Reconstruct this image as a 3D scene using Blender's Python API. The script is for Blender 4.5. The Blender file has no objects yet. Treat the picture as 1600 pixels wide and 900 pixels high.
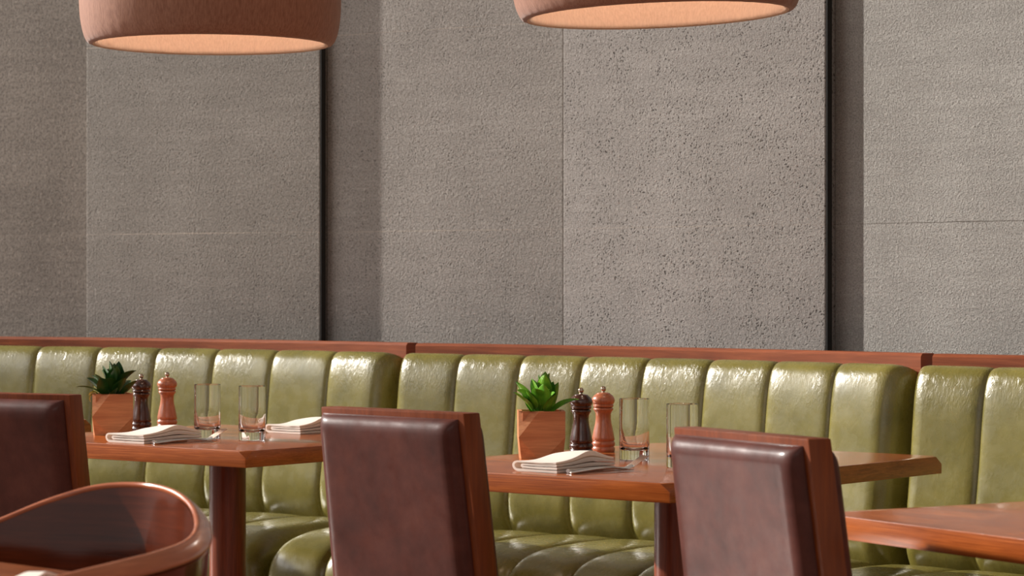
import bpy, bmesh, math, random
from mathutils import Vector, Matrix
R = math.radians
PI = math.pi
scn = bpy.context.scene
COL = scn.collection
random.seed(7)

# ---------------------------------------------------------------- camera
EYE = 1.15
cam_data = bpy.data.cameras.new('camera')
cam = bpy.data.objects.new('camera', cam_data); COL.objects.link(cam)
cam.location = (0, 0, EYE); cam.rotation_euler = (R(90), 0, 0)
cam_data.sensor_width = 36; cam_data.lens = 4100 / 1600 * 36
cam_data.shift_y = -10 / 1600
cam_data.clip_start = 0.1; cam_data.clip_end = 100
cam_data.dof.use_dof = True; cam_data.dof.focus_distance = 6.0; cam_data.dof.aperture_fstop = 9
scn.camera = cam

# ---------------------------------------------------------------- light
world = bpy.data.worlds.new('world'); scn.world = world; world.use_nodes = True
bg = world.node_tree.nodes['Background']
bg.inputs[0].default_value = (1.0, .95, .90, 1); bg.inputs[1].default_value = .29

def aim(o, d):
    o.rotation_euler = Vector(d).to_track_quat('-Z', 'Y').to_euler()
sun_d = bpy.data.lights.new('sun', 'SUN'); sun = bpy.data.objects.new('sun', sun_d); COL.objects.link(sun)
sun_d.energy = 6.4; sun_d.angle = R(1.1); sun_d.color = (1, .95, .88)
SUN_FROM = Vector((-.885, .40, .44))
aim(sun, -SUN_FROM); sun.location = (-6, 8, 4)

def area(name, loc, target, w, h, power, color):
    d = bpy.data.lights.new(name, 'AREA'); d.shape = 'RECTANGLE'; d.size = w; d.size_y = h
    d.energy = power; d.color = color
    o = bpy.data.objects.new(name, d); COL.objects.link(o); o.location = loc
    aim(o, Vector(target) - Vector(loc)); return o
area('window_light_left', (-5.0, 6.8, 2.9), (0, 6.3, .9), 4.6, 2.0, 105, (1, .97, .94))
area('window_light_behind', (-1.5, -3.0, 3.2), (.3, 6.5, .9), 6.0, 2.0, 42, (1, .95, .9))

scn.view_settings.view_transform = 'Standard'
scn.view_settings.look = 'None'
scn.view_settings.gamma = 1
scn.view_settings.use_curve_mapping = False
scn.view_settings.exposure = 0.0

# ---------------------------------------------------------------- helpers
def srgb(r, g, b):
    f = lambda c: (c / 255 / 12.92) if c / 255 <= .04045 else ((c / 255 + .055) / 1.055) ** 2.4
    return (f(r), f(g), f(b), 1)

class NT:
    def __init__(s, name):
        s.m = bpy.data.materials.new(name); s.m.use_nodes = True
        s.t = s.m.node_tree; s.b = s.t.nodes['Principled BSDF']
    def n(s, typ, **kw):
        nd = s.t.nodes.new(typ)
        for k, v in kw.items():
            if k.startswith('i_'):
                key = k[2:]
                key = int(key) if key.isdigit() else key.replace('_', ' ')
                nd.inputs[key].default_value = v
            else: setattr(nd, k, v)
        return nd
    def l(s, a, b): s.t.links.new(a, b)
    def coords(s, scale=(1, 1, 1)):
        tc = s.n('ShaderNodeTexCoord'); mp = s.n('ShaderNodeMapping')
        mp.inputs['Scale'].default_value = scale
        s.l(tc.outputs['Object'], mp.inputs[0]); return mp.outputs[0]
    def noise(s, vec, scale, detail=4, rough=.55, dist=0):
        nd = s.n('ShaderNodeTexNoise'); nd.inputs['Scale'].default_value = scale
        nd.inputs['Detail'].default_value = detail; nd.inputs['Roughness'].default_value = rough
        nd.inputs['Distortion'].default_value = dist
        s.l(vec, nd.inputs['Vector']); return nd.outputs['Fac']
    def ramp(s, fac, stops):
        nd = s.n('ShaderNodeValToRGB'); cr = nd.color_ramp
        while len(cr.elements) < len(stops): cr.elements.new(.5)
        for e, (p, c) in zip(cr.elements, stops): e.position = p; e.color = c
        s.l(fac, nd.inputs[0]); return nd.outputs[0]
    def mix(s, fac, a, b, mode='MIX'):
        nd = s.n('ShaderNodeMix', data_type='RGBA', blend_type=mode)
        for v, i in ((fac, 0), (a, 6), (b, 7)):
            if hasattr(v, 'is_linked'): s.l(v, nd.inputs[i])
            else: nd.inputs[i].default_value = v
        return nd.outputs[2]
    def math(s, op, a, b=None):
        nd = s.n('ShaderNodeMath', operation=op)
        for v, i in ((a, 0), (b, 1)):
            if v is None: continue
            if hasattr(v, 'is_linked'): s.l(v, nd.inputs[i])
            else: nd.inputs[i].default_value = v
        return nd.outputs[0]
    def bump(s, h, strength, dist, prev=None):
        nd = s.n('ShaderNodeBump'); nd.inputs['Strength'].default_value = strength
        nd.inputs['Distance'].default_value = dist; s.l(h, nd.inputs['Height'])
        if prev is not None: s.l(prev, nd.inputs['Normal'])
        return nd.outputs[0]
    def out(s, color=None, rough=None, normal=None, **kw):
        b = s.b
        if color is not None:
            if hasattr(color, 'is_linked'): s.l(color, b.inputs['Base Color'])
            else: b.inputs['Base Color'].default_value = color
        if rough is not None:
            if hasattr(rough, 'is_linked'): s.l(rough, b.inputs['Roughness'])
            else: b.inputs['Roughness'].default_value = rough
        if normal is not None: s.l(normal, b.inputs['Normal'])
        for k, v in kw.items(): b.inputs[k.replace('_', ' ')].default_value = v
        return s.m

def wood(name, light, mid, dark, axis='x', rough=.22, fine=1.0, coat=.35, spec=.5):
    t = NT(name)
    sc = {'h': (2.2, 2.2, 38), 'xt': (2.2, 9, 110), 'x': (2.2, 38, 38), 'y': (38, 2.2, 38), 'z': (38, 38, 2.2)}[axis]
    v = t.coords(sc)
    a = t.noise(v, 1.3 * fine, 6, .6, 1.2)
    v2 = t.coords(tuple(c * 3.2 for c in sc))
    b = t.noise(v2, 2.2 * fine, 5, .65, .3)
    c = t.ramp(a, [(.28, dark), (.5, mid), (.74, light)])
    c = t.mix(t.ramp(b, [(.38, (.55, .55, .55, 1)), (.6, (0, 0, 0, 1))]), c, dark)
    big = t.noise(t.coords((3, 3, 3)), 1.3, 3)
    c = t.mix(t.ramp(big, [(.35, (0, 0, 0, 1)), (.75, (.45, .45, .45, 1))]), c, light)
    nm = t.bump(b, .18, .0006)
    rg = t.ramp(a, [(0, (rough * .8,) * 3 + (1,)), (1, (rough * 1.35,) * 3 + (1,))])
    return t.out(c, rg, nm, Coat_Weight=coat, Coat_Roughness=.1, Specular_IOR_Level=spec)

def leather(name, base, dark, light, rough, wr=1.0, coat=.5, crinkle=False, spec=.5, crough=.27):
    t = NT(name)
    a = t.noise(t.coords(), 9, 6, .62)
    c = t.ramp(a, [(.3, dark), (.52, base), (.78, light)])
    fine = t.noise(t.coords(), 520, 2, .6)
    wr1 = t.noise(t.coords((1, 1, .55)), 42, 4, .6, 1.0)
    wr2 = t.noise(t.coords(), 7, 2, .5)
    nm = t.bump(wr2, .35 * wr, .006)
    nm = t.bump(wr1, .45 * wr, .0018, nm)
    if crinkle:      # stretched hide wrinkles where the leather is pulled over the top of the back
        tc = t.n('ShaderNodeTexCoord'); sp = t.n('ShaderNodeSeparateXYZ'); t.l(tc.outputs['Object'], sp.inputs[0])
        mk = t.ramp(sp.outputs[2], [(.80, (0, 0, 0, 1)), (.87, (1, 1, 1, 1))])
        mpn = t.n('ShaderNodeMapping'); mpn.inputs['Rotation'].default_value = (0, .6, 0); mpn.inputs['Scale'].default_value = (1, 1, .45)
        t.l(tc.outputs['Object'], mpn.inputs[0])
        cr = t.noise(mpn.outputs[0], 75, 5, .62, 1.6)
        pt = t.ramp(t.noise(t.coords((1, 1, .6)), 6.5, 2), [(.36, (.22, .22, .22, 1)), (.62, (1, 1, 1, 1))])
        nm = t.bump(t.math('MULTIPLY', t.math('MULTIPLY', cr, mk), pt), .5, .0036, nm)
    nm = t.bump(fine, .25, .0003, nm)
    rg = t.ramp(t.noise(t.coords(), 30, 4), [(.3, (rough * .8,) * 3 + (1,)), (.7, (rough * 1.3,) * 3 + (1,))])
    return t.out(c, rg, nm, Coat_Weight=coat, Coat_Roughness=crough, Specular_IOR_Level=spec)

def concrete(name, base, light, dark, pits=.5, grain=1.0, joint=(.1, .09, .08, 1), jw=.0016, bs=1.0, jfac=.6):
    t = NT(name)
    base, light, dark = [(c[0]*.96, c[1], c[2]*1.05, 1) for c in (base, light, dark)]
    v = t.coords()
    big = t.noise(v, 1.6, 5, .6)
    c = t.ramp(big, [(.3, dark), (.5, base), (.72, light)])
    streak = t.noise(t.coords((1.2, 1.75, 14)), 2.0, 4, .6)
    c = t.mix(t.ramp(streak, [(.42, (.28, .28, .28, 1)), (.58, (0, 0, 0, 1))]), c, dark)
    g = t.noise(v, 150 * grain, 3, .65)
    g2 = t.noise(v, 74 * grain, 5, .72, .15)
    c = t.mix(t.ramp(g, [(.40, (.55, .55, .55, 1)), (.52, (0, 0, 0, 1))]), c, tuple(x * .55 for x in dark[:3]) + (1,))
    c = t.mix(t.ramp(g2, [(.55, (0, 0, 0, 1)), (.70, (.6, .6, .6, 1))]), c, tuple(min(1, x * 1.35) for x in light[:3]) + (1,))
    vo = t.n('ShaderNodeTexVoronoi'); vo.inputs['Scale'].default_value = 105
    nz = t.n('ShaderNodeTexNoise'); nz.inputs['Scale'].default_value = 40
    t.l(v, nz.inputs['Vector'])
    va = t.n('ShaderNodeVectorMath', operation='MULTIPLY_ADD')
    va.inputs[1].default_value = (.028, .028, .028); t.l(nz.outputs['Color'], va.inputs[0]); t.l(v, va.inputs[2])
    t.l(va.outputs[0], vo.inputs['Vector'])
    sel = t.ramp(t.noise(v, 12, 3), [(.36, (.1, .1, .1, 1)), (.60, (1, 1, 1, 1))])
    pit = t.ramp(vo.outputs['Distance'], [(.14, (pits,) * 3 + (1,)), (.36, (0, 0, 0, 1))])
    pit = t.math('MULTIPLY', pit, sel)
    c = t.mix(pit, c, (.035, .03, .026, 1))
    # course joints every .618 m, counted from z = .688
    tc = t.n('ShaderNodeTexCoord'); sp = t.n('ShaderNodeSeparateXYZ'); t.l(tc.outputs['Object'], sp.inputs[0])
    wob = t.noise(v, 9, 3)
    z = t.math('ADD', sp.outputs[2], t.math('MULTIPLY', wob, .004))
    z = t.math('SUBTRACT', z, .688 + .002 - .309)
    z = t.math('MODULO', z, .618)
    z = t.math('ABSOLUTE', t.math('SUBTRACT', z, .309))
    jn = t.math('LESS_THAN', z, jw)
    c = t.mix(t.math('MULTIPLY', jn, t.math('MULTIPLY', t.ramp(t.noise(v, 5, 2), [(.35, (.2, .2, .2, 1)), (.6, (1, 1, 1, 1))]), jfac)), c, joint)
    nm = t.bump(g2, .75 * bs, .004)
    nm = t.bump(g, .6 * bs, .0022, nm)
    nm = t.bump(t.math('MULTIPLY', pit, -1), .8, .003, nm)
    return t.out(c, .9, nm, Specular_IOR_Level=.25)

# ---- materials
M = {}
M['cherry_x'] = wood('cherry wood along x', srgb(194, 106, 48), srgb(162, 82, 34), srgb(112, 50, 20), 'xt', .20, 1, .25)
M['cherry_z'] = wood('cherry wood upright', srgb(158, 74, 38), srgb(128, 54, 26), srgb(88, 34, 16), 'z', .34, 1, .1)
M['chair_wood'] = wood('chair frame wood', srgb(140, 66, 20), srgb(116, 50, 14), srgb(86, 34, 10), 'z', .36, .6, .1, .3)
M['rail_wood'] = wood('banquette rail wood', srgb(160, 86, 46), srgb(134, 66, 34), srgb(98, 44, 22), 'h', .42, .8, .0, .3)
M['bent_wood'] = wood('bentwood', srgb(122, 56, 30), srgb(88, 36, 18), srgb(50, 18, 9), 'h', .10, .6, .7)
M['lit_bent_wood'] = wood('lit bentwood', srgb(216, 132, 94), srgb(192, 108, 72), srgb(150, 76, 50), 'h', .2, .6, .6)  # lighter copy of the bentwood, light on the rim put into its colour
M['planter_wood'] = wood('planter wood', srgb(222, 160, 112), srgb(202, 132, 86), srgb(160, 92, 56), 'x', .5, .5, .0, .3)
M['mill_dark'] = wood('dark mill wood', srgb(92, 50, 34), srgb(70, 34, 24), srgb(40, 19, 14), 'z', .22, 1, .5)
M['mill_light'] = wood('light mill wood', srgb(200, 124, 84), srgb(184, 104, 68), srgb(150, 78, 50), 'z', .3, 1, .4)
M['olive'] = leather('olive leather', srgb(122, 113, 54), srgb(104, 97, 43), srgb(138, 128, 66), .26, .7, .35, True)
M['brown'] = leather('oxblood leather', srgb(88, 44, 36), srgb(66, 30, 24), srgb(108, 60, 48), .52, .12, .20, False, .16, .18)
M['wall_far'] = concrete('dark concrete', srgb(140, 129, 118), srgb(156, 144, 132), srgb(116, 106, 97), .25, .75, srgb(150, 140, 130), .0012, .7, .35)
M['wall_mid'] = concrete('grey concrete', srgb(162, 153, 144), srgb(176, 167, 158), srgb(142, 134, 126), .5, 1.15, srgb(188, 174, 160), .0014, 1.1, .6)
M['wall_soft'] = concrete('brown grey concrete', srgb(150, 141, 131), srgb(164, 155, 145), srgb(130, 122, 113), .5, 1.1, srgb(196, 182, 168), .0016, .9, .6)
M['wall_pit'] = concrete('pitted concrete', srgb(164, 155, 147), srgb(178, 169, 161), srgb(144, 136, 129), .85, 1.35, srgb(176, 164, 152), .0014, 1.0, .5)
M['wall_peb'] = concrete('pebbled concrete', srgb(174, 167, 158), srgb(190, 183, 174), srgb(152, 145, 137), .2, 1.45, srgb(90, 82, 74), .0014, 2.2, .8)
t = NT('painted shade and plate metal'); M['shade_metal'] = t.out((.018, .016, .014, 1), .6)  # near black, for painted shade on wall ends and for the tables' plates
t = NT('floor boards')
c = t.ramp(t.noise(t.coords((1, 14, 1)), 2, 5), [(.3, srgb(92, 66, 46)), (.7, srgb(130, 96, 68))])
M['floor'] = t.out(c, .35)
t = NT('ceiling paint'); M['ceiling'] = t.out(srgb(214, 206, 196), .9)
# glass
t = NT('clear glass'); M['glass'] = t.out((1, 1, 1, 1), .0, Transmission_Weight=1.0, IOR=1.45)
t = NT('steel'); M['steel'] = t.out((.74, .71, .68, 1), .34, Metallic=1.0)
t = NT('bronze'); M['bronze'] = t.out((.50, .38, .30, 1), .2, Metallic=1.0)
t = NT('linen')
wv = t.noise(t.coords((1, 1, 1)), 900, 2)
M['linen'] = t.out(srgb(250, 238, 226), .8, t.bump(wv, .3, .0004), Sheen_Weight=.25)
tr = t.n('ShaderNodeBsdfTranslucent'); tr.inputs[0].default_value = srgb(242, 222, 206)
mx = t.n('ShaderNodeMixShader'); mx.inputs[0].default_value = .22
t.l(t.b.outputs[0], mx.inputs[1]); t.l(tr.outputs[0], mx.inputs[2]); t.l(mx.outputs[0], t.t.nodes['Material Output'].inputs[0])
t = NT('soil'); M['soil'] = t.out(t.ramp(t.noise(t.coords(), 200), [(.4, srgb(30, 22, 16)), (.6, srgb(66, 50, 38))]), .95)
def leaf_mat(name, a, b):
    t = NT(name)
    c = t.ramp(t.noise(t.coords(), 28, 3), [(.35, a), (.7, b)])
    return t.out(c, .32, Specular_IOR_Level=.5, Subsurface_Weight=.0)
M['leaf'] = leaf_mat('leaf green', srgb(58, 116, 26), srgb(128, 184, 52))
M['leaf_dark'] = leaf_mat('leaf dark green', srgb(26, 62, 22), srgb(48, 92, 34))
M['leaf_pale'] = leaf_mat('leaf pale green', srgb(150, 170, 60), srgb(176, 190, 84))
def fabric(name, base, dark, trans):
    t = NT(name)
    w = t.noise(t.coords((1, 1, .18)), 260, 3)
    c = t.ramp(w, [(.3, dark), (.7, base)])
    nm = t.bump(w, .35, .0008)
    big = t.noise(t.coords((1, 1, .25)), 14, 3)
    nm = t.bump(big, .3, .006, nm)
    m = t.out(c, .85, nm, Sheen_Weight=.2)
    tr = t.n('ShaderNodeBsdfTranslucent'); tr.inputs[0].default_value = base
    mx = t.n('ShaderNodeMixShader'); mx.inputs[0].default_value = trans
    outn = t.t.nodes['Material Output']
    t.l(t.b.outputs[0], mx.inputs[1]); t.l(tr.outputs[0], mx.inputs[2]); t.l(mx.outputs[0], outn.inputs[0])
    return m
M['shade'] = fabric('lamp shade fabric', srgb(166, 116, 92), srgb(138, 90, 68), .01)
M['lining'] = fabric('lamp lining', srgb(222, 190, 166), srgb(206, 172, 148), .02)
t = NT('bulb glow'); M['bulb'] = t.out((1, .8, .6, 1), .5, Emission_Color=(1, .78, .52, 1), Emission_Strength=4)
t = NT('black cord'); M['cord'] = t.out((.03, .03, .03, 1), .6)

# ---- object plumbing
def link_mesh(name, bm, mat, parent=None, smooth=40, loc=None):
    bmesh.ops.recalc_face_normals(bm, faces=bm.faces)
    me = bpy.data.meshes.new(name); bm.to_mesh(me); bm.free()
    if smooth:
        me.shade_smooth(); me.set_sharp_from_angle(angle=R(smooth))
    me.materials.append(mat)
    o = bpy.data.objects.new(name, me); COL.objects.link(o)
    if parent: o.parent = parent
    if loc: o.location = loc
    return o
def tag(o, label=None, cat=None, group=None, kind=None):
    if label: o['label'] = label
    if cat: o['category'] = cat
    if group: o['group'] = group
    if kind: o['kind'] = kind
    return o
def thing(name, label, cat, loc, rz=0, group=None):
    o = bpy.data.objects.new(name, None); COL.objects.link(o); o.empty_display_size = .1
    o.location = loc; o.rotation_euler = (0, 0, rz)
    return tag(o, label, cat, group)
def dup(root, loc, rz, label):
    def cp(o, par):
        c = o.copy(); COL.objects.link(c)
        if par: c.parent = par
        for ch in [x for x in kids.get(o.name, [])]: cp(ch, c)
        return c
    kids = {}
    for o in list(bpy.data.objects):
        if o.parent: kids.setdefault(o.parent.name, []).append(o)
    r = cp(root, None); r.location = loc; r.rotation_euler = (0, 0, rz); r['label'] = label
    return r

def box(bm, x0, x1, y0, y1, z0, z1, bev=0, seg=2):
    vs = [bm.verts.new(p) for p in ((x0,y0,z0),(x1,y0,z0),(x1,y1,z0),(x0,y1,z0),(x0,y0,z1),(x1,y0,z1),(x1,y1,z1),(x0,y1,z1))]
    fs = [bm.faces.new([vs[i] for i in f]) for f in ((3,2,1,0),(4,5,6,7),(0,1,5,4),(1,2,6,5),(2,3,7,6),(3,0,4,7))]
    if bev:
        es = list({e for f in fs for e in f.edges})
        bmesh.ops.bevel(bm, geom=es, offset=bev, segments=seg, profile=.6, affect='EDGES')
    return vs
def prism(bm, pts, z0, z1, bev=0, seg=2):
    lo = [bm.verts.new((p[0], p[1], z0)) for p in pts]; hi = [bm.verts.new((p[0], p[1], z1)) for p in pts]
    n = len(pts); fs = [bm.faces.new(lo[::-1]), bm.faces.new(hi)]
    for i in range(n): fs.append(bm.faces.new((lo[i], lo[(i+1) % n], hi[(i+1) % n], hi[i])))
    if bev:
        es = list({e for f in fs for e in f.edges})
        bmesh.ops.bevel(bm, geom=es, offset=bev, segments=seg, profile=.6, affect='EDGES')
def lathe(bm, prof, n=40, closed=False):
    rings = []
    for r, z in prof:
        if r < 1e-6: rings.append([bm.verts.new((0, 0, z))])
        else: rings.append([bm.verts.new((r*math.cos(2*PI*i/n), r*math.sin(2*PI*i/n), z)) for i in range(n)])
    pairs = list(zip(rings, rings[1:]))
    if closed: pairs.append((rings[-1], rings[0]))
    for a, b in pairs:
        for i in range(n):
            j = (i+1) % n
            if len(a) == 1 and len(b) == 1: continue
            if len(a) == 1: bm.faces.new((a[0], b[j], b[i]))
            elif len(b) == 1: bm.faces.new((a[i], a[j], b[0]))
            else: bm.faces.new((a[i], a[j], b[j], b[i]))
def catmull(pts, n):
    """n points evenly along the parameter of a Catmull-Rom curve through pts"""
    P = [Vector(p) for p in pts]; out = []
    m = len(P) - 1
    for k in range(n + 1):
        s = k / n * m; i = min(int(s), m - 1); f = s - i
        p0 = P[i-1] if i > 0 else P[0]*2 - P[1]
        p1, p2 = P[i], P[i+1]
        p3 = P[i+2] if i + 2 <= m else P[m]*2 - P[m-1]
        out.append(.5*((2*p1) + (p2-p0)*f + (2*p0-5*p1+4*p2-p3)*f*f + (3*p1-p0-3*p2+p3)*f**3))
    return out
def grid(bm, rows, close=False):
    V = [[bm.verts.new(p) for p in r] for r in rows]
    for a, b in zip(V, V[1:]):
        for i in range(len(a) - 1): bm.faces.new((a[i], a[i+1], b[i+1], b[i]))
        if close: bm.faces.new((a[-1], a[0], b[0], b[-1]))
    return V
def turn(theta):           # theta = how far a line that runs to the right comes towards the viewer
    return -R(theta)

# ---------------------------------------------------------------- structure: floor, ceiling, stone wall
bm = bmesh.new(); box(bm, -6, 6, 0, 11, -.1, 0)
tag(link_mesh('floor', bm, M['floor'], smooth=0), kind='structure')
bm = bmesh.new(); box(bm, -1.3, 4.2, 4.6, 11, 3.3, 3.4)
tag(link_mesh('ceiling', bm, M['ceiling'], smooth=0), kind='structure')

def wall_slab(name, p0, p1, mat, thick=.25, top=3.3):
    """slab with its front face running from p0 (left) to p1 (right)"""
    d = Vector((p1[0]-p0[0], p1[1]-p0[1])); L = d.length
    bm = bmesh.new(); box(bm, 0, L, 0, thick, 0, top, .004, 2)
    o = link_mesh(name, bm, mat, smooth=0)
    o.location = (p0[0], p0[1], 0); o.rotation_euler = (0, 0, math.atan2(d.y, d.x))
    return tag(o, kind='structure')
def along(p, th, s, back=0):
    th = R(th); return (p[0] + s*math.cos(th) + back*math.sin(th), p[1] - s*math.sin(th) + back*math.cos(th))
W1R = (-.604, 8.25); W1L = (-1.414, 8.717)
W2L = (-.584, 8.281); W2R = (.152, 7.785)
W3L = (.151, 7.735); W3R = (.852, 7.13)
W4L = (.881, 7.163)
wall_slab('wall_back_far_left', along((-1.40, 8.762), 27, -2.6), (-1.40, 8.762), M['wall_far'])
wall_slab('wall_back_left', W1L, W1R, M['wall_soft'])
wall_slab('wall_back_center', W2L, W2R, M['wall_mid'], .3)
wall_slab('wall_back_right', W3L, W3R, M['wall_pit'])
wall_slab('wall_back_far_right', W4L, along(W4L, 48, 3.0), M['wall_peb'], .3)
bm = bmesh.new(); box(bm, 3.0, 3.2, -1, 5.2, 0, 3.3)  # unseen slab added to block world light from the right
tag(link_mesh('light_block_right', bm, M['wall_far'], smooth=0), kind='structure')
for i, (p, th, w) in enumerate(((W1R, 30, .026), (W3R, 41, .025))):  # black strips paint the deep shade of the wall blocks' end faces
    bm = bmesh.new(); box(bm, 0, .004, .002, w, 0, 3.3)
    o = link_mesh('painted_shade_%d' % (i+1), bm, M['shade_metal'], smooth=0); o.location = (p[0], p[1], 0); o.rotation_euler = (0, 0, turn(th))
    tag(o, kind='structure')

# ---------------------------------------------------------------- banquette
BACK = [(-.022, .925), (-.006, .934), (.012, .938), (.032, .935), (.050, .918), (.062, .888), (.070, .85), (.078, .79), (.088, .70),
        (.103, .60), (.112, .54), (.108, .49), (.092, .45), (.07, .41)]
SEAT = [(.05, .40), (.085, .428), (.12, .444), (.19, .455), (.30, .459), (.42, .458), (.52, .452), (.59, .436),
        (.635, .405), (.655, .36), (.655, .30), (.635, .265), (.56, .26), (.3, .26)]
def bench_unit(L, sag, panels, th, loc, label):
    t = thing('banquette', label, 'bench', (loc[0], loc[1], 0), turn(th), 'green leather banquettes along the stone wall')
    ang = R(5)
    def pos(s, q, z):
        u = s / L; y = sag*4*u*(1-u); ph = ang*(1-2*u)
        return (s + q*math.sin(ph), y - q*math.cos(ph), z)
    pw = L / panels
    def columns(k):
        cols = []
        for p in range(panels):
            for i in range(k):
                f = i / k
                f = .5 - .5*math.cos(PI*f)
                f = .5 - .5*math.cos(PI*f)
                cols.append((p, f))
        cols.append((panels-1, 1.0)); return cols
    def end(e, rad):
        if e >= rad: return 1
        x = 1 - max(e, 0)/rad; return math.sqrt(max(0, 1 - x*x))
    rng = random.Random(int(L*1000 + th))
    wob = [rng.uniform(-.003, .003) for _ in range(panels+1)]
    # backrest
    prof = catmull([(q, z, 0) for q, z in BACK], 44)
    rows = []
    for p, f in columns(18):
        s = (p + f)*pw; x = abs(2*f - 1); puff = 1 - .75*x**14 - .25*x**4
        ef = min(end(s, .030), end(L - s, .055))
        row = []
        for k, c in enumerate(prof):
            a, b = prof[max(k-1, 0)], prof[min(k+1, len(prof)-1)]
            tx, tz = b.x-a.x, b.y-a.y; ln = math.hypot(tx, tz) or 1
            nx, nz = -tz/ln, tx/ln
            if nx < -.2: pass
            v = k/(len(prof)-1); amp = .0105*min(1, max(.35, v*3.2))*min(1, (1-v)*6+.2)
            q = c.x + nx*amp*(puff - .35); z = c.y + nz*amp*(puff - .35)
            q = -.03 + (q + .03)*ef + .018
            if z > .8: z -= (1 - ef)*.02
            lean = wob[p]*(1-f) + wob[p+1]*f
            row.append(pos(s + lean*v - .014, q, z))
        rows.append(row)
    bm = bmesh.new(); grid(bm, rows)
    link_mesh('backrest', bm, M['olive'], t, 60)
    # seat
    prof = catmull([(q, z, 0) for q, z in SEAT], 60)
    rows = []
    for p, f in columns(18):
        s = (p + f)*pw; x = abs(2*f - 1); puff = 1 - .7*x**10 - .3*x**3
        ef = min(end(s, .06), end(L - s, .06))
        row = []
        for k, c in enumerate(prof):
            a, b = prof[max(k-1, 0)], prof[min(k+1, len(prof)-1)]
            tx, tz = b.x-a.x, b.y-a.y; ln = math.hypot(tx, tz) or 1
            nx, nz = -tz/ln, tx/ln
            v = k/(len(prof)-1); amp = .016*math.sin(PI*min(1, v*1.05))**.6 if v < .95 else 0
            q = c.x + nx*amp*(puff - .5); z = c.y + nz*amp*(puff - .5)
            z = .27 + (z - .27)*(.72 + .28*ef)
            q = q - .03*(1-ef)*(q > .4)
            row.append(pos(s - .014, q + .015, z))
        rows.append(row)
    bm = bmesh.new(); V = grid(bm, rows)
    bm.faces.new(V[0]); bm.faces.new(V[-1][::-1])
    link_mesh('seat', bm, M['olive'], t, 60)
    # top rail, sweeping with the back
    rows = []
    n = 24; sect = [(0, .885), (0, .9615), (-.0065, .9685), (-.0085, .969), (-.055, .969), (-.06, .965), (-.06, .885)]
    for i in range(n + 1):
        s = L*i/n; s = min(max(s, .003), L - .003)
        rows.append([pos(s, q, z) for q, z in sect])
    bm = bmesh.new(); V = grid(bm, rows, True); bm.faces.new(V[0]); bm.faces.new(V[-1][::-1])
    link_mesh('top_rail', bm, M['rail_wood'], t, 30)
    # wooden carcass behind the cushions and plinth below
    rows = []
    sect = [(-.055, .06), (-.055, .885), (-.006, .885), (-.006, .40), (.05, .26), (.60, .26), (.60, .10), (.55, .10), (.55, 0), (-.055, 0)]
    for i in range(n + 1):
        s = min(max(L*i/n, .006), L - .006); rows.append([pos(s, q, z) for q, z in sect])
    bm = bmesh.new(); V = grid(bm, rows, True); bm.faces.new(V[0]); bm.faces.new(V[-1][::-1])
    link_mesh('base', bm, M['cherry_z'], t, 30)
    return t
bench_unit(1.87, .09, 8, 30.4, (-1.923, 8.690), 'green leather banquette at the left, behind the leftmost table with a plant')
bench_unit(1.716, .07, 8, 39.9, (-.286, 7.70), 'green leather banquette in the middle, wooden rail breaks at both its ends')
bench_unit(1.716, .07, 8, 48, (1.050, 6.572), 'green leather banquette at the right edge, strongest shine on its first channel')

# ---------------------------------------------------------------- tables
def table(th, fr, w, l, ped, label, grp='wooden dining tables by the banquette', front_right=True):
    """fr = front right corner; table frame: origin front right corner, x to the right, y away"""
    cx, cy = along(fr, th, -w/2, l/2)
    t = thing('dining_table', label, 'table', (cx, cy, 0), turn(th), grp)
    bm = bmesh.new(); hx, hy, z0, z1, c, dz = w/2, l/2, .710, .75, .026, .018
    lo = [bm.verts.new((x, y, z0)) for x, y in ((-hx, -hy), (hx, -hy), (hx, hy), (-hx, hy))]
    md = [bm.verts.new((x, y, z1-dz)) for x, y in ((-hx, -hy), (hx, -hy), (hx, hy), (-hx, hy))]
    a_ = [bm.verts.new((x, y, z1)) for x, y in ((-hx, -hy+c), (hx-c, -hy), (hx, hy-c), (-hx+c, hy))]
    b_ = [bm.verts.new((x, y, z1)) for x, y in ((-hx+c, -hy), (hx, -hy+c), (hx-c, hy), (-hx, hy-c))]
    bm.faces.new(lo[::-1]); bm.faces.new([v for k in range(4) for v in (a_[k], b_[k])])
    for k in range(4):
        m_ = (k+1) % 4
        bm.faces.new((a_[k], md[k], b_[k]))
        bm.faces.new((lo[k], lo[m_], md[m_], a_[m_], b_[k], md[k]))
    bmesh.ops.bevel(bm, geom=list(bm.edges), offset=.0024, segments=2, profile=.6, affect='EDGES')
    link_mesh('tabletop', bm, M['cherry_x'], t, 30)
    bm = bmesh.new()
    r = .047
    lathe(bm, [(0, .03), (r, .03), (r, .70), (0, .70)], 48)
    bmesh.ops.translate(bm, verts=bm.verts, vec=(ped[0], ped[1], 0))
    link_mesh('pedestal', bm, M['cherry_z'], t, 40)
    bm = bmesh.new(); lathe(bm, [(0, .694), (.12, .694), (.12, .7095), (0, .7095)], 32)
    bmesh.ops.translate(bm, verts=bm.verts, vec=(ped[0], ped[1], 0))
    link_mesh('mounting_plate', bm, M['shade_metal'], t, 40)
    bm = bmesh.new(); lathe(bm, [(0, 0), (.23, 0), (.23, .012), (.21, .022), (.05, .03), (0, .03)], 40)
    bmesh.ops.translate(bm, verts=bm.verts, vec=(ped[0], ped[1], 0))
    link_mesh('foot_plate', bm, M['shade_metal'], t, 40)
    return t
T1 = (38.0, (-.628, 6.189)); T2 = (39.4, (.313, 5.198))
table(38.0, (-.628, 6.189), .878, .80, (.02, -.03), 'reddish wooden table on a round post between the left and middle brown chairs')
table(39.4, (.313, 5.198), .80, 1.06, (.03, .0), 'reddish wooden table in the middle, carrying the bright green plant')
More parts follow.
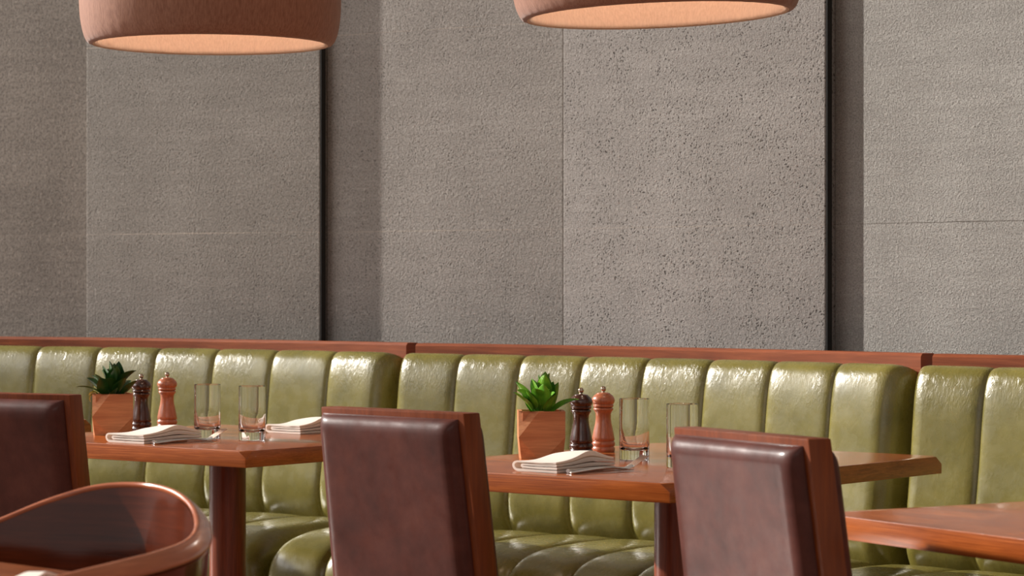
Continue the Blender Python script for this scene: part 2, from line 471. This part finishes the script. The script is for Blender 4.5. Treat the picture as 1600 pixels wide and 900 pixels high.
u3 = along((.526, 4.543), 60, .85)
table(60, u3, .85, 1.04, (0, 0), 'wooden table at the right edge, its long front edge lit orange, nothing on it')
fr0 = along((-1.222, 7.63), 30, 0, -.75)
table(30, fr0, .8, .75, (0, 0), 'wooden table mostly hidden behind the leftmost brown chair, only a corner showing')
fr4 = along((-.555, 3.57), 45, 0, -.70)
table(45, fr4, .75, .70, (0, -.05), 'nearest wooden table, its corner tucked inside the curved armchair', 'near tables')

# ---------------------------------------------------------------- high back chairs
def pillow(bm, x0, x1, z0, z1, y, depth, n=22, edge=.05, sgn=-1):
    """leather panel with a rolled edge, bulging in sgn*y from plane y"""
    rows = []
    for i in range(n+1):
        a = i/n; r = []
        for j in range(n+1):
            b = j/n
            ua = .5 - .5*math.cos(PI*a); ub = .5 - .5*math.cos(PI*b)
            x = x0 + (x1-x0)*ua; z = z0 + (z1-z0)*ub
            e = min(x-x0, x1-x)/edge; g = min(z-z0, z1-z)/edge
            fe = math.sqrt(max(0, 1-(1-min(e, 1))**2.2)); fg = math.sqrt(max(0, 1-(1-min(g, 1))**2.2))
            r.append((x, y + sgn*depth*fe*fg, z))
        rows.append(r)
    V = grid(bm, rows)
    ring = [V[0][j] for j in range(n+1)] + [V[i][n] for i in range(1, n+1)] + [V[n][j] for j in range(n-1, -1, -1)] + [V[i][0] for i in range(n-1, 0, -1)]
    bm.faces.new(ring)
LEAN = .135
def lean(bm, z0=.42, taper=.05):
    for v in bm.verts:
        dz = v.co.z - z0
        if dz > 0: v.co.y -= dz*LEAN
        v.co.x *= 1 - taper*dz/.48
W = .41
def make_chair(label):
    t = thing('dining_chair', label, 'chair', (0, 0, 0), 0, 'high backed brown leather dining chairs')
    h = W/2; top = .905
    # origin on the floor under the seat centre; rear is -y
    bm = bmesh.new()
    box(bm, -h, h, -.20, -.155, .40, top, .004, 2)
    lean(bm); link_mesh('back_frame', bm, M['chair_wood'], t, 30)
    bm = bmesh.new(); pillow(bm, -h+.006, h-.016, .43, top-.012, -.2005, .026, 30, .034)
    lean(bm); link_mesh('rear_upholstery', bm, M['brown'], t, 60)
    bm = bmesh.new(); pillow(bm, -h+.010, h-.010, .45, top-.018, -.1545, .028, 24, .03, 1)
    lean(bm); link_mesh('backrest', bm, M['brown'], t, 60)
    bm = bmesh.new(); box(bm, -.215, .215, -.19, .235, .375, .425, .006, 2)
    link_mesh('seat_frame', bm, M['chair_wood'], t, 30)
    bm = bmesh.new(); box(bm, -.205, .205, -.115, .235, .4255, .480, .022, 4)
    link_mesh('seat', bm, M['brown'], t, 60)
    for sx in (-1, 1):
        for sy, y0 in ((-1, -.185), (1, .19)):
            bm = bmesh.new(); cx = sx*.19
            vs = box(bm, cx-.02, cx+.02, y0-.02, y0+.025, 0, .374)
            for v in vs:
                if v.co.z < .1:
                    v.co.x = cx + (v.co.x-cx)*.65; v.co.y = y0 + (v.co.y-y0)*.65 + sy*.03*(1 if sy < 0 else 0)
            bmesh.ops.bevel(bm, geom=list(bm.edges), offset=.003, segments=2, affect='EDGES')
            link_mesh('leg', bm, M['chair_wood'], t, 30)
    return t
def chair_origin(R_corner, th):
    """R_corner: the rear right top corner of the back on plan; gives the chair's floor origin"""
    dz = .905 - .42; yy = -.20 - dz*LEAN; xx = W/2*(1 - .05*dz/.48)
    return along(R_corner, th, -xx, -yy)
c2L = (-.383, 5.151); c2R = along(c2L, 43, .40)
o = chair_origin(c2R, 43)
chair = make_chair('brown leather high backed chair in front of the middle table, between the two plants')
chair.location = (o[0], o[1], 0); chair.rotation_euler = (0, 0, turn(43))
c3L = (.262, 4.445); c3R = along(c3L, 61, .41)
o = chair_origin(c3R, 61)
dup(chair, (o[0], o[1], 0), turn(61), 'brown leather high backed chair nearest the right table, its back brightly lit')
o = chair_origin((-.958, 5.675), 28)
dup(chair, (o[0], o[1], 0), turn(28), 'brown leather high backed chair cut off at the left edge, darkest of the three')

# ---------------------------------------------------------------- curved wooden armchair
def armchair():
    path = [(-.965, 4.02, .69), (-.90, 4.065, .745), (-.81, 4.07, .775), (-.71, 4.05, .815), (-.635, 4.04, .836), (-.56, 4.00, .842), (-.505, 3.93, .838),
            (-.467, 3.86, .822), (-.448, 3.775, .80), (-.452, 3.69, .786), (-.480, 3.60, .779), (-.522, 3.515, .774), (-.570, 3.435, .768),
            (-.625, 3.365, .758), (-.675, 3.31, .735), (-.71, 3.275, .69)]
    c = Vector((-.68, 3.72, 0))
    t = thing('armchair', 'curved glossy wooden armchair with a rounded rim in the lower left corner', 'armchair', (c.x, c.y, 0))
    P = [p - c for p in catmull(path, 110)]
    n = len(P)
    def frame(i):
        a, b = P[max(i-1, 0)], P[min(i+1, n-1)]
        d = (b - a).normalized(); side = Vector((d.y, -d.x, 0)).normalized()   # side points outwards or inwards
        return d, side
    # outward = away from the chair's middle
    rows_r, rows_s = [], []
    for i, p in enumerate(P):
        d, s = frame(i)
        if s.dot(Vector((p.x + .1, p.y, 0))) < 0: s = -s
        up = Vector((0, 0, 1))
        # rim: rounded band tilted outwards
        ring = []
        wv = .0165; hv = .0055
        for k in range(16):
            a = 2*PI*k/16
            ca, sa = math.cos(a), math.sin(a)
            ca = math.copysign(abs(ca)**.75, ca); sa = math.copysign(abs(sa)**.75, sa)
            x, y = wv*ca, hv*sa
            tl = R(-42); x, y = x*math.cos(tl) - y*math.sin(tl), x*math.sin(tl) + y*math.cos(tl)
            ring.append(p + s*(x + .004) + up*(y - .010))
        rows_r.append(ring)
        # shell below, leaning in slightly towards the seat
        col = []
        H = p.z - .33
        ks = 12
        for k in range(ks+1):
            f = k/ks; z = p.z - .026*(1-f) - H*f; inn = .055*f**1.3
            col.append((p + s*(.014 - inn)).to_tuple()[:2] + (z,))
        for k in range(ks, -1, -1):
            f = k/ks; z = p.z - .006*(1-f) - H*f; inn = .055*f**1.3
            col.append((p + s*(-.009 - inn)).to_tuple()[:2] + (z,))
        rows_s.append(col)
    bm = bmesh.new(); V = grid(bm, rows_r, True); bm.faces.new(V[0]); bm.faces.new(V[-1][::-1])
    link_mesh('rim', bm, M['lit_bent_wood'], t, 50)
    bm = bmesh.new(); V = grid(bm, rows_s, True); bm.faces.new(V[0]); bm.faces.new(V[-1][::-1])
    link_mesh('shell', bm, M['bent_wood'], t, 50)
    # seat board + cushion following the shell's plan
    idx = range(6, n-6, 6)
    ring = []
    for i in idx:
        p = P[i]; q = Vector((p.x, p.y)); m = Vector((-.03, .0)); q = m + (q - m)*.80; ring.append((q.x, q.y))
    bm = bmesh.new(); prism(bm, ring, .345, .40, .006, 2); link_mesh('seat_frame', bm, M['bent_wood'], t, 30)
    bm = bmesh.new(); prism(bm, [(x*.97, y*.97) for x, y in ring], .4005, .455, .02, 4); link_mesh('seat', bm, M['brown'], t, 60)
    for (x, y) in ((.14, .20), (.12, -.16), (-.20, .26), (-.03, -.28)):
        bm = bmesh.new(); lathe(bm, [(0, 0), (.013, 0), (.021, .345), (0, .345)], 20)
        bmesh.ops.translate(bm, verts=bm.verts, vec=(x, y, 0)); link_mesh('leg', bm, M['bent_wood'], t, 40)
armchair()

# ---------------------------------------------------------------- table ware
def tp(T, px, py):  return along(T[1], T[0], px, py)     # point in a table's frame (from its front right corner)
# drinking glass
def glass(label, loc):
    bm = bmesh.new(); r = .034; w = .0019; h = .137; b = .016
    prof = [(0, .0), (r-.002, 0), (r-.0004, .0012), (r, .003), (r, h-.0008), (r-w/2, h), (r-w, h-.0008), (r-w, .085)] + [((r-w)*q, .021 + .050*q**9) for q in (.995, .98, .955, .92, .88, .83, .77, .7, .6, .45, .25)] + [(0, .021)]
    lathe(bm, prof, 64)
    o = link_mesh('drinking_glass', bm, M['glass'], None, 18); o.location = (loc[0], loc[1], .7502)
    return tag(o, label, 'glass', 'empty water glasses')
glass('empty straight water glass beside the light mill on the left table', (-.780, 6.72))
glass('empty straight water glass on the left table, nearer its corner and the far napkin', (-.655, 6.613))
glass('empty straight water glass beside the mills on the middle table', (.275, 5.90))
glass('empty straight water glass half hidden behind the brightly lit brown chair', (.366, 5.645))

# mills
def mill(mat, label, loc):
    t = thing('pepper_mill' if mat == 'mill_dark' else 'salt_mill', label, 'mill', (loc[0], loc[1], .7502), random.random()*3, None)
    bm = bmesh.new()
    lathe(bm, [(0, 0), (.0262, 0), (.0275, .003), (.0275, .009), (.0252, .0125), (.0275, .0155), (.0278, .021), (.0262, .0235), (.0248, .0255), (.027, .028),
               (.0262, .034), (.0232, .050), (.0195, .066), (.0178, .079), (.0182, .090), (.0215, .0965), (.0235, .0985), (.0235, .1015), (.0215, .1035), (0, .1035)], 48)
    link_mesh('body', bm, M[mat], t, 50)
    bm = bmesh.new()
    lathe(bm, [(0, .104), (.020, .104), (.0235, .1055), (.0245, .109), (.0228, .1115), (.0258, .115), (.0272, .120), (.0262, .126), (.022, .132), (.0165, .136), (.0158, .1375), (.008, .1395), (0, .1395)], 48)
    link_mesh('head', bm, M[mat], t, 50)
    bm = bmesh.new()
    lathe(bm, [(0, .1395), (.004, .1395), (.0032, .142)] + [(.0066*math.sin(a), .1475 - .0066*math.cos(a)) for a in [R(x) for x in range(35, 180, 12)]] + [(0, .1541)], 28)
    link_mesh('knob', bm, M['bronze'], t, 60)
mill('mill_dark', 'dark brown wooden mill beside the planter on the left table', (-.989, 7.00))
mill('mill_light', 'light wooden mill on the left table, right of the dark one', (-.937, 7.13))
mill('mill_dark', 'dark brown wooden mill beside the planter on the middle table', (.160, 6.08))
mill('mill_light', 'light wooden mill on the middle table, right of the dark one', (.2147, 6.17))

# faceted wooden planters with leafy plants
def leaf(bm, base, az, pitch, L, w, bend, roll=0, n=9):
    d = Vector((math.cos(az), math.sin(az), 0)); rows = []; p = Vector(base); pt = pitch
    side0 = Vector((-math.sin(az), math.cos(az), 0))
    for i in range(n+1):
        f = i/n; wd = w*(math.sin(PI*min(1, f**.75*1.0))**.85)*(1 if f < 1 else 0) + (.0008 if f < .98 else .0001)
        dirv = d*math.cos(pt) + Vector((0, 0, 1))*math.sin(pt)
        nrm = -d*math.sin(pt) + Vector((0, 0, 1))*math.cos(pt)
        side = (side0*math.cos(roll) + nrm*math.sin(roll))
        nn = nrm*math.cos(roll) - side0*math.sin(roll)
        rows.append([p - side*wd + nn*wd*.35, p - side*wd*.5 + nn*wd*.10, p, p + side*wd*.5 + nn*wd*.10, p + side*wd + nn*wd*.35])
        p = p + dirv*(L/n); pt -= bend/n
    grid(bm, rows)
def planter(label, loc, rz, seed, mat, leaves):
    t = thing('potted_plant', label, 'plant', (loc[0], loc[1], .7502), rz, 'leafy plants in faceted wooden planters')
    a = .0525; h = .107; dl = .011; rim = .009
    def rot(p, k):
        x, y, z = p
        for _ in range(k): x, y = -y, x
        return (x, y, z)
    bm = bmesh.new(); cache = {}
    def V(p):
        k = tuple(round(c, 5) for c in p)
        if k not in cache: cache[k] = bm.verts.new(p)
        return cache[k]
    g = a - rim
    for k in (0, 2):
        TL = rot((-a, -a+.022, h), k); TR = rot((a, -a, h), k); TB = rot((a, a-.022, h), k)
        T1_ = rot((-a+.046, -a, h), k); Lm = rot((-a, -a, h*.455), k); Rm = rot((a, -a, h*.455), k); Rb = rot((a, a, h*.455), k)
        BL = rot((-a+.006, -a+.018, 0), k); BR = rot((a-.004, -a+.018, 0), k); BB = rot((a-.006, a-.018, 0), k)
        B1 = rot((-a+.044, -a+.002, 0), k); B2 = rot((-a+.058, -a+.002, 0), k)
        Ts = rot((a, .0, h), k); Bs = rot((a-.002, .008, 0), k)
        for f in ((TL, T1_, Lm), (T1_, TR, Rm), (T1_, Rm, B2), (T1_, B2, B1), (T1_, B1, Lm), (Lm, B1, BL), (B2, Rm, BR),
                  (TR, Ts, Rm), (Ts, TB, Rb), (Ts, Rb, Bs), (Ts, Bs, Rm), (Rm, Bs, BR), (Bs, Rb, BB)):
            bm.faces.new([V(q) for q in f])
        i0 = rot((-g, -g, h), k); i1 = rot((g, -g, h), k); i2 = rot((g, g, h), k)
        j0 = rot((-g, -g, h-.03), k); j1 = rot((g, -g, h-.03), k); j2 = rot((g, g, h-.03), k)
        for f in ((TL, i0, T1_), (T1_, i0, i1, TR), (TR, i1, Ts), (Ts, i1, i2), (Ts, i2, TB), (i0, j0, j1, i1), (i1, j1, j2, i2)):
            bm.faces.new([V(q) for q in f])
    bm.faces.new([V(rot((-g, -g, h-.03), k)) for k in range(4)])
    bm.faces.new([V(q) for k in (0, 2) for q in (rot((-a+.006, -a+.018, 0), k), rot((-a+.044, -a+.002, 0), k), rot((-a+.058, -a+.002, 0), k),
                  rot((a-.004, -a+.018, 0), k), rot((a-.002, .008, 0), k))])
    link_mesh('planter', bm, M['planter_wood'], t, 0)
    bm = bmesh.new(); box(bm, -g+.001, g-.001, -g+.001, g-.001, h-.029, h-.012, .002, 1)
    link_mesh('soil', bm, M['soil'], t, 0)
    rr = random.Random(seed); bm = bmesh.new()
    for i in range(leaves):
        az = 2*PI*(i*.381966) + rr.uniform(-.3, .3)
        f = i/leaves
        pit = R(86 - 36*f + rr.uniform(-10, 10)); L = rr.uniform(.052, .070); w = rr.uniform(.015, .0205)
        q = .006 + .020*f
        b = (math.cos(az)*q, math.sin(az)*q, h + .020*(1-f) + rr.uniform(-.014, .010))
        leaf(bm, b, az, pit, L, w, rr.uniform(-.3, .8), rr.uniform(-1.2, 1.2))
        stem = [(math.cos(az)*q*k/3, math.sin(az)*q*k/3, (h-.013) + (b[2]-(h-.013))*k/3) for k in range(4)]
        if b[2] > h - .012:
            grid(bm, [[(x-.001, y, z), (x, y-.001, z), (x+.001, y, z), (x, y+.001, z)] for x, y, z in stem], True)
    link_mesh('foliage', bm, M[mat], t, 60)
    return t, h
p1, h = planter('dark green leafy plant in a faceted wooden planter on the left table', (-1.045, 6.87), R(8), 3, 'leaf_dark', 24)
bm = bmesh.new()
leaf(bm, (-.02, .0, h-.01), R(172), R(42), .085, .010, .9, .2)
link_mesh('drooping_leaf', bm, M['leaf_dark'], p1, 60)
bm = bmesh.new()
leaf(bm, (-.04, -.015, h-.004), R(190), R(28), .035, .009, 3.0, .2); leaf(bm, (-.038, .01, h-.004), R(175), R(50), .03, .008, 2.2, .2)
tag(link_mesh('pale_leaf', bm, M['leaf_pale'], p1, 60), 'pale yellow green leaf hanging over the rim')
p2, h = planter('bright green leafy plant in a faceted wooden planter on the middle table', (.066, 5.965), R(2), 11, 'leaf', 26)
bm = bmesh.new(); leaf(bm, (.02, .0, h-.01), R(5), R(45), .078, .014, .7, .3)
link_mesh('drooping_leaf', bm, M['leaf'], p2, 60)

# folded napkin: local frame origin at its near right corner, x to the right, y away
def napkin(label, loc, rz, seed, w=.115, l=.20, zs=1.0):
    rr = random.Random(seed)
    th = .0056; pitch = .0074
    # serpentine centre line in (x, z): right edge at x = 0, folds at left x = -w
    path = []
    def run(x0, x1, z, n=14): 
        for i in range(n+1): path.append((x0 + (x1-x0)*i/n, z))
    def bend(xc, z0, z1, sgn, n=8):
        r = (z1-z0)/2
        for i in range(1, n): a = -PI/2 + PI*i/n; path.append((xc + sgn*r*math.cos(a)*1.1, (z0+z1)/2 + r*math.sin(a)))
    z = [.003 + k*pitch for k in range(4)]
    r_o = (z[3]-z[0])/2
    run(0, -w + .012, z[0]); bend(-w+.012, z[0], z[3], -1, 12); run(-w+.012, -.002, z[3])
    outer = path; 
    path = []
    def inner():
        run(0, -w + .024, z[1]); bend(-w+.024, z[1], z[2], -1, 8); run(-w+.024, -.001, z[2])
    inner(); inn = path
    bm = bmesh.new()
    for pth in (outer, inn):
        m = len(pth); L_, R_ = [], []
        for i, (x, zz) in enumerate(pth):
            a = pth[max(i-1, 0)]; b = pth[min(i+1, m-1)]
            dx, dz = b[0]-a[0], b[1]-a[1]; q = math.hypot(dx, dz) or 1
            nx, nz = -dz/q, dx/q
            L_.append((x + nx*th/2, zz + nz*th/2)); R_.append((x - nx*th/2, zz - nz*th/2))
        cap0 = (pth[0][0] + .0012, pth[0][1]); cap1 = (pth[-1][0] + .0012, pth[-1][1])
        ring = [cap0] + R_ + [cap1] + L_[::-1]
        rows = []; NY = 22
        for j in range(NY+1):
            f = j/NY; y = l*f; row = []
            for (x, zz) in ring:
                top = max(0, zz)/.026
                k = .72 + .08*math.sin(5*f + x*30) + .62*math.exp(-((f-.62)/.30)**2)*(.45 + .55*min(1, max(0, (x+w)/w)))
                sx = 1 - .10*f + .03*math.sin(3*f)
                zz2 = max(.0002, zz*(1 + (k - .9)*top)*zs)
                row.append((x*sx + .004*math.sin(6*f)*top, y + .010*x*0 + .003*math.sin(x*60)*(f < .01), zz2))
            rows.append(row)
        V = grid(bm, rows, True)
        bm.faces.new(V[0]); bm.faces.new(V[-1][::-1])
    o = link_mesh('folded_napkin', bm, M['linen'], None, 55)
    o.location = (loc[0], loc[1], .7502); o.rotation_euler = (0, 0, rz)
    return tag(o, label, 'napkin', 'folded white napkins')
N1 = (-.906, 6.457); N2 = (.093, 5.467)
napkin('folded white napkin with cutlery at the front of the left table', N1, turn(38), 1, .13)
napkin('folded white napkin with cutlery at the front of the middle table', N2, turn(39.4), 2)
napkin('folded white napkin at the far side of the left table, partly behind a chair', along((-.536, 6.891), 38, 0, -.03), turn(40), 3, .125, .165)
napkin('thin folded napkin on the nearest table, only its tip showing at the lower left', (-.635, 3.415), turn(38), 4, .05, .07, .45)

# cutlery
def knife(label, loc, rz):
    t = thing('table_knife', label, 'knife', (loc[0], loc[1], .7505), rz, None)
    bm = bmesh.new(); rows = []
    n = 20
    for i in range(n+1):
        f = i/n; y = .105*f; wd = .0085 - .0022*f; 
        if f < .06: wd *= .6 + .4*f/.06
        hh = .0048
        rows.append([(wd*math.cos(a), y, hh + hh*math.sin(a)*.95) for a in [2*PI*k/12 for k in range(12)]])
    V = grid(bm, rows, True); bm.faces.new(V[0]); bm.faces.new(V[-1][::-1])
    link_mesh('handle', bm, M['steel'], t, 50)
    bm = bmesh.new(); lo = []; 
    pts = [(-.006, .104), (.006, .104), (.0085, .13), (.0095, .17), (.006, .198), (0, .208), (-.006, .204), (-.0065, .15)]
    prism(bm, pts, .0022, .0038, .0005, 1); link_mesh('blade', bm, M['steel'], t, 30)
def fork(label, loc, rz, lift=.031):
    t = thing('table_fork', label, 'fork', (loc[0], loc[1], .7505), rz, None)
    def zc(y):   # centre height along the fork
        pts = [(0, .0035), (.06, .008), (.11, .009), (.135, .007), (.15, .006), (.165, .011), (.185, .022), (.205, lift)]
        for (a, za), (b, zb) in zip(pts, pts[1:]):
            if y <= b: return za + (zb-za)*(y-a)/(b-a)
        return pts[-1][1]
    def strip(bm, xy, hh):
        rows = []
        for x, y, wd in xy:
            z = zc(y); rows.append([(x-wd, y, z), (x, y, z-hh), (x+wd, y, z), (x, y, z+hh)])
        V = grid(bm, rows, True); bm.faces.new(V[0]); bm.faces.new(V[-1][::-1])
    bm = bmesh.new()
    strip(bm, [(0, y, w_) for y, w_ in ((0, .004), (.004, .0075), (.02, .008), (.06, .0055), (.11, .0032), (.13, .0036), (.14, .0075), (.15, .0115), (.162, .0125), (.166, .012))], .0026)
    link_mesh('handle', bm, M['steel'], t, 50)
    for k in range(4):
        x = (k-1.5)*.0066
        bm = bmesh.new(); strip(bm, [(x, y, w_) for y, w_ in ((.163, .0022), (.18, .0020), (.197, .0017), (.205, .0006))], .0016)
        link_mesh('tine', bm, M['steel'], t, 50)
for N, th, where in ((N1, 38, 'left'), (N2, 39.4, 'middle')):
    k = along(N, th, .020, .012); f = along(N, th, .040, -.004)
    knife('silver table knife lying next to the napkin on the %s table' % where, k, turn(th) - R(5))
    fork('silver table fork, tines up, at the front of the %s table' % where, f, turn(th) - R(13))

# ---------------------------------------------------------------- pendant lamps
def lamp(label, loc, z, tilt, power):
    t = thing('pendant_lamp', label, 'lamp', (loc[0], loc[1], z), 0, 'large fabric pendant lamps')
    outer = [(.292, .0), (.303, .004), (.312, .018), (.3185, .04), (.323, .07), (.325, .11), (.324, .16), (.316, .21), (.298, .25), (.262, .282), (.20, .303), (.12, .313), (.03, .316)]
    P = catmull([(r, zz, 0) for r, zz in outer], 60)
    rows = []; n = 160
    for p in P:
        row = []
        for i in range(n):
            a = 2*PI*i/n; s = (i*7/n) % 1.0                      # seven seams
            dd = min(s, 1-s); g = -.0022*math.exp(-(dd/.012)**2)
            pk = .0012*math.sin(46*a + 3*math.sin(5*a))*math.exp(-p.y/.03)
            r = p.x + g + pk; row.append((r*math.cos(a), r*math.sin(a), p.y))
        rows.append(row)
    bm = bmesh.new(); V = grid(bm, rows, True)
    sh = link_mesh('shade', bm, M['shade'], t, 60)
    bm = bmesh.new()
    inner = [(.292, 0), (.284, .003), (.281, .012), (.287, .035), (.300, .07), (.309, .11), (.308, .16), (.300, .20), (.282, .235), (.246, .266), (.19, .285), (.11, .296), (.03, .300)]
    lathe(bm, [(p.x, p.y) for p in catmull([(r, zz, 0) for r, zz in inner], 50)], 96)
    ln = link_mesh('lining', bm, M['lining'], t, 60)
    bm = bmesh.new(); lathe(bm, [(0, .325), (.032, .325), (.032, .298), (.02, .255), (0, .25)], 24)
    sk = link_mesh('socket', bm, M['cord'], t, 40)
    bm = bmesh.new(); lathe(bm, [(0, .252)] + [(.032*math.sin(a), .222 + .032*math.cos(a)) for a in [R(x) for x in range(20, 180, 16)]] + [(0, .19)], 24)
    bb = link_mesh('bulb', bm, M['bulb'], t, 60)
    bm = bmesh.new(); lathe(bm, [(0, .32), (.004, .32), (.004, 3.27-z), (0, 3.27-z)], 12)
    link_mesh('cord', bm, M['cord'], t, 40)
    bm = bmesh.new(); lathe(bm, [(0, 3.26-z), (.05, 3.265-z), (.055, 3.3-z), (0, 3.3-z)], 24)
    link_mesh('ceiling_rose', bm, M['cord'], t, 40)
    for o in (sh, ln, sk, bb): o.rotation_euler = (0, tilt, 0)
    d = bpy.data.lights.new('lamp_light', 'POINT'); d.energy = power; d.color = (1, .91, .80); d.shadow_soft_size = .05
    lo = bpy.data.objects.new('lamp_light', d); COL.objects.link(lo); lo.parent = t; lo.location = (0, 0, .14)
lamp('large rounded fabric pendant lamp above the left table', (-.752, 6.55), 1.740, 0, 2.1)
lamp('large rounded fabric pendant lamp above the middle table, tilted slightly', (.325, 5.85), 1.742, R(-2.2), 2.1)
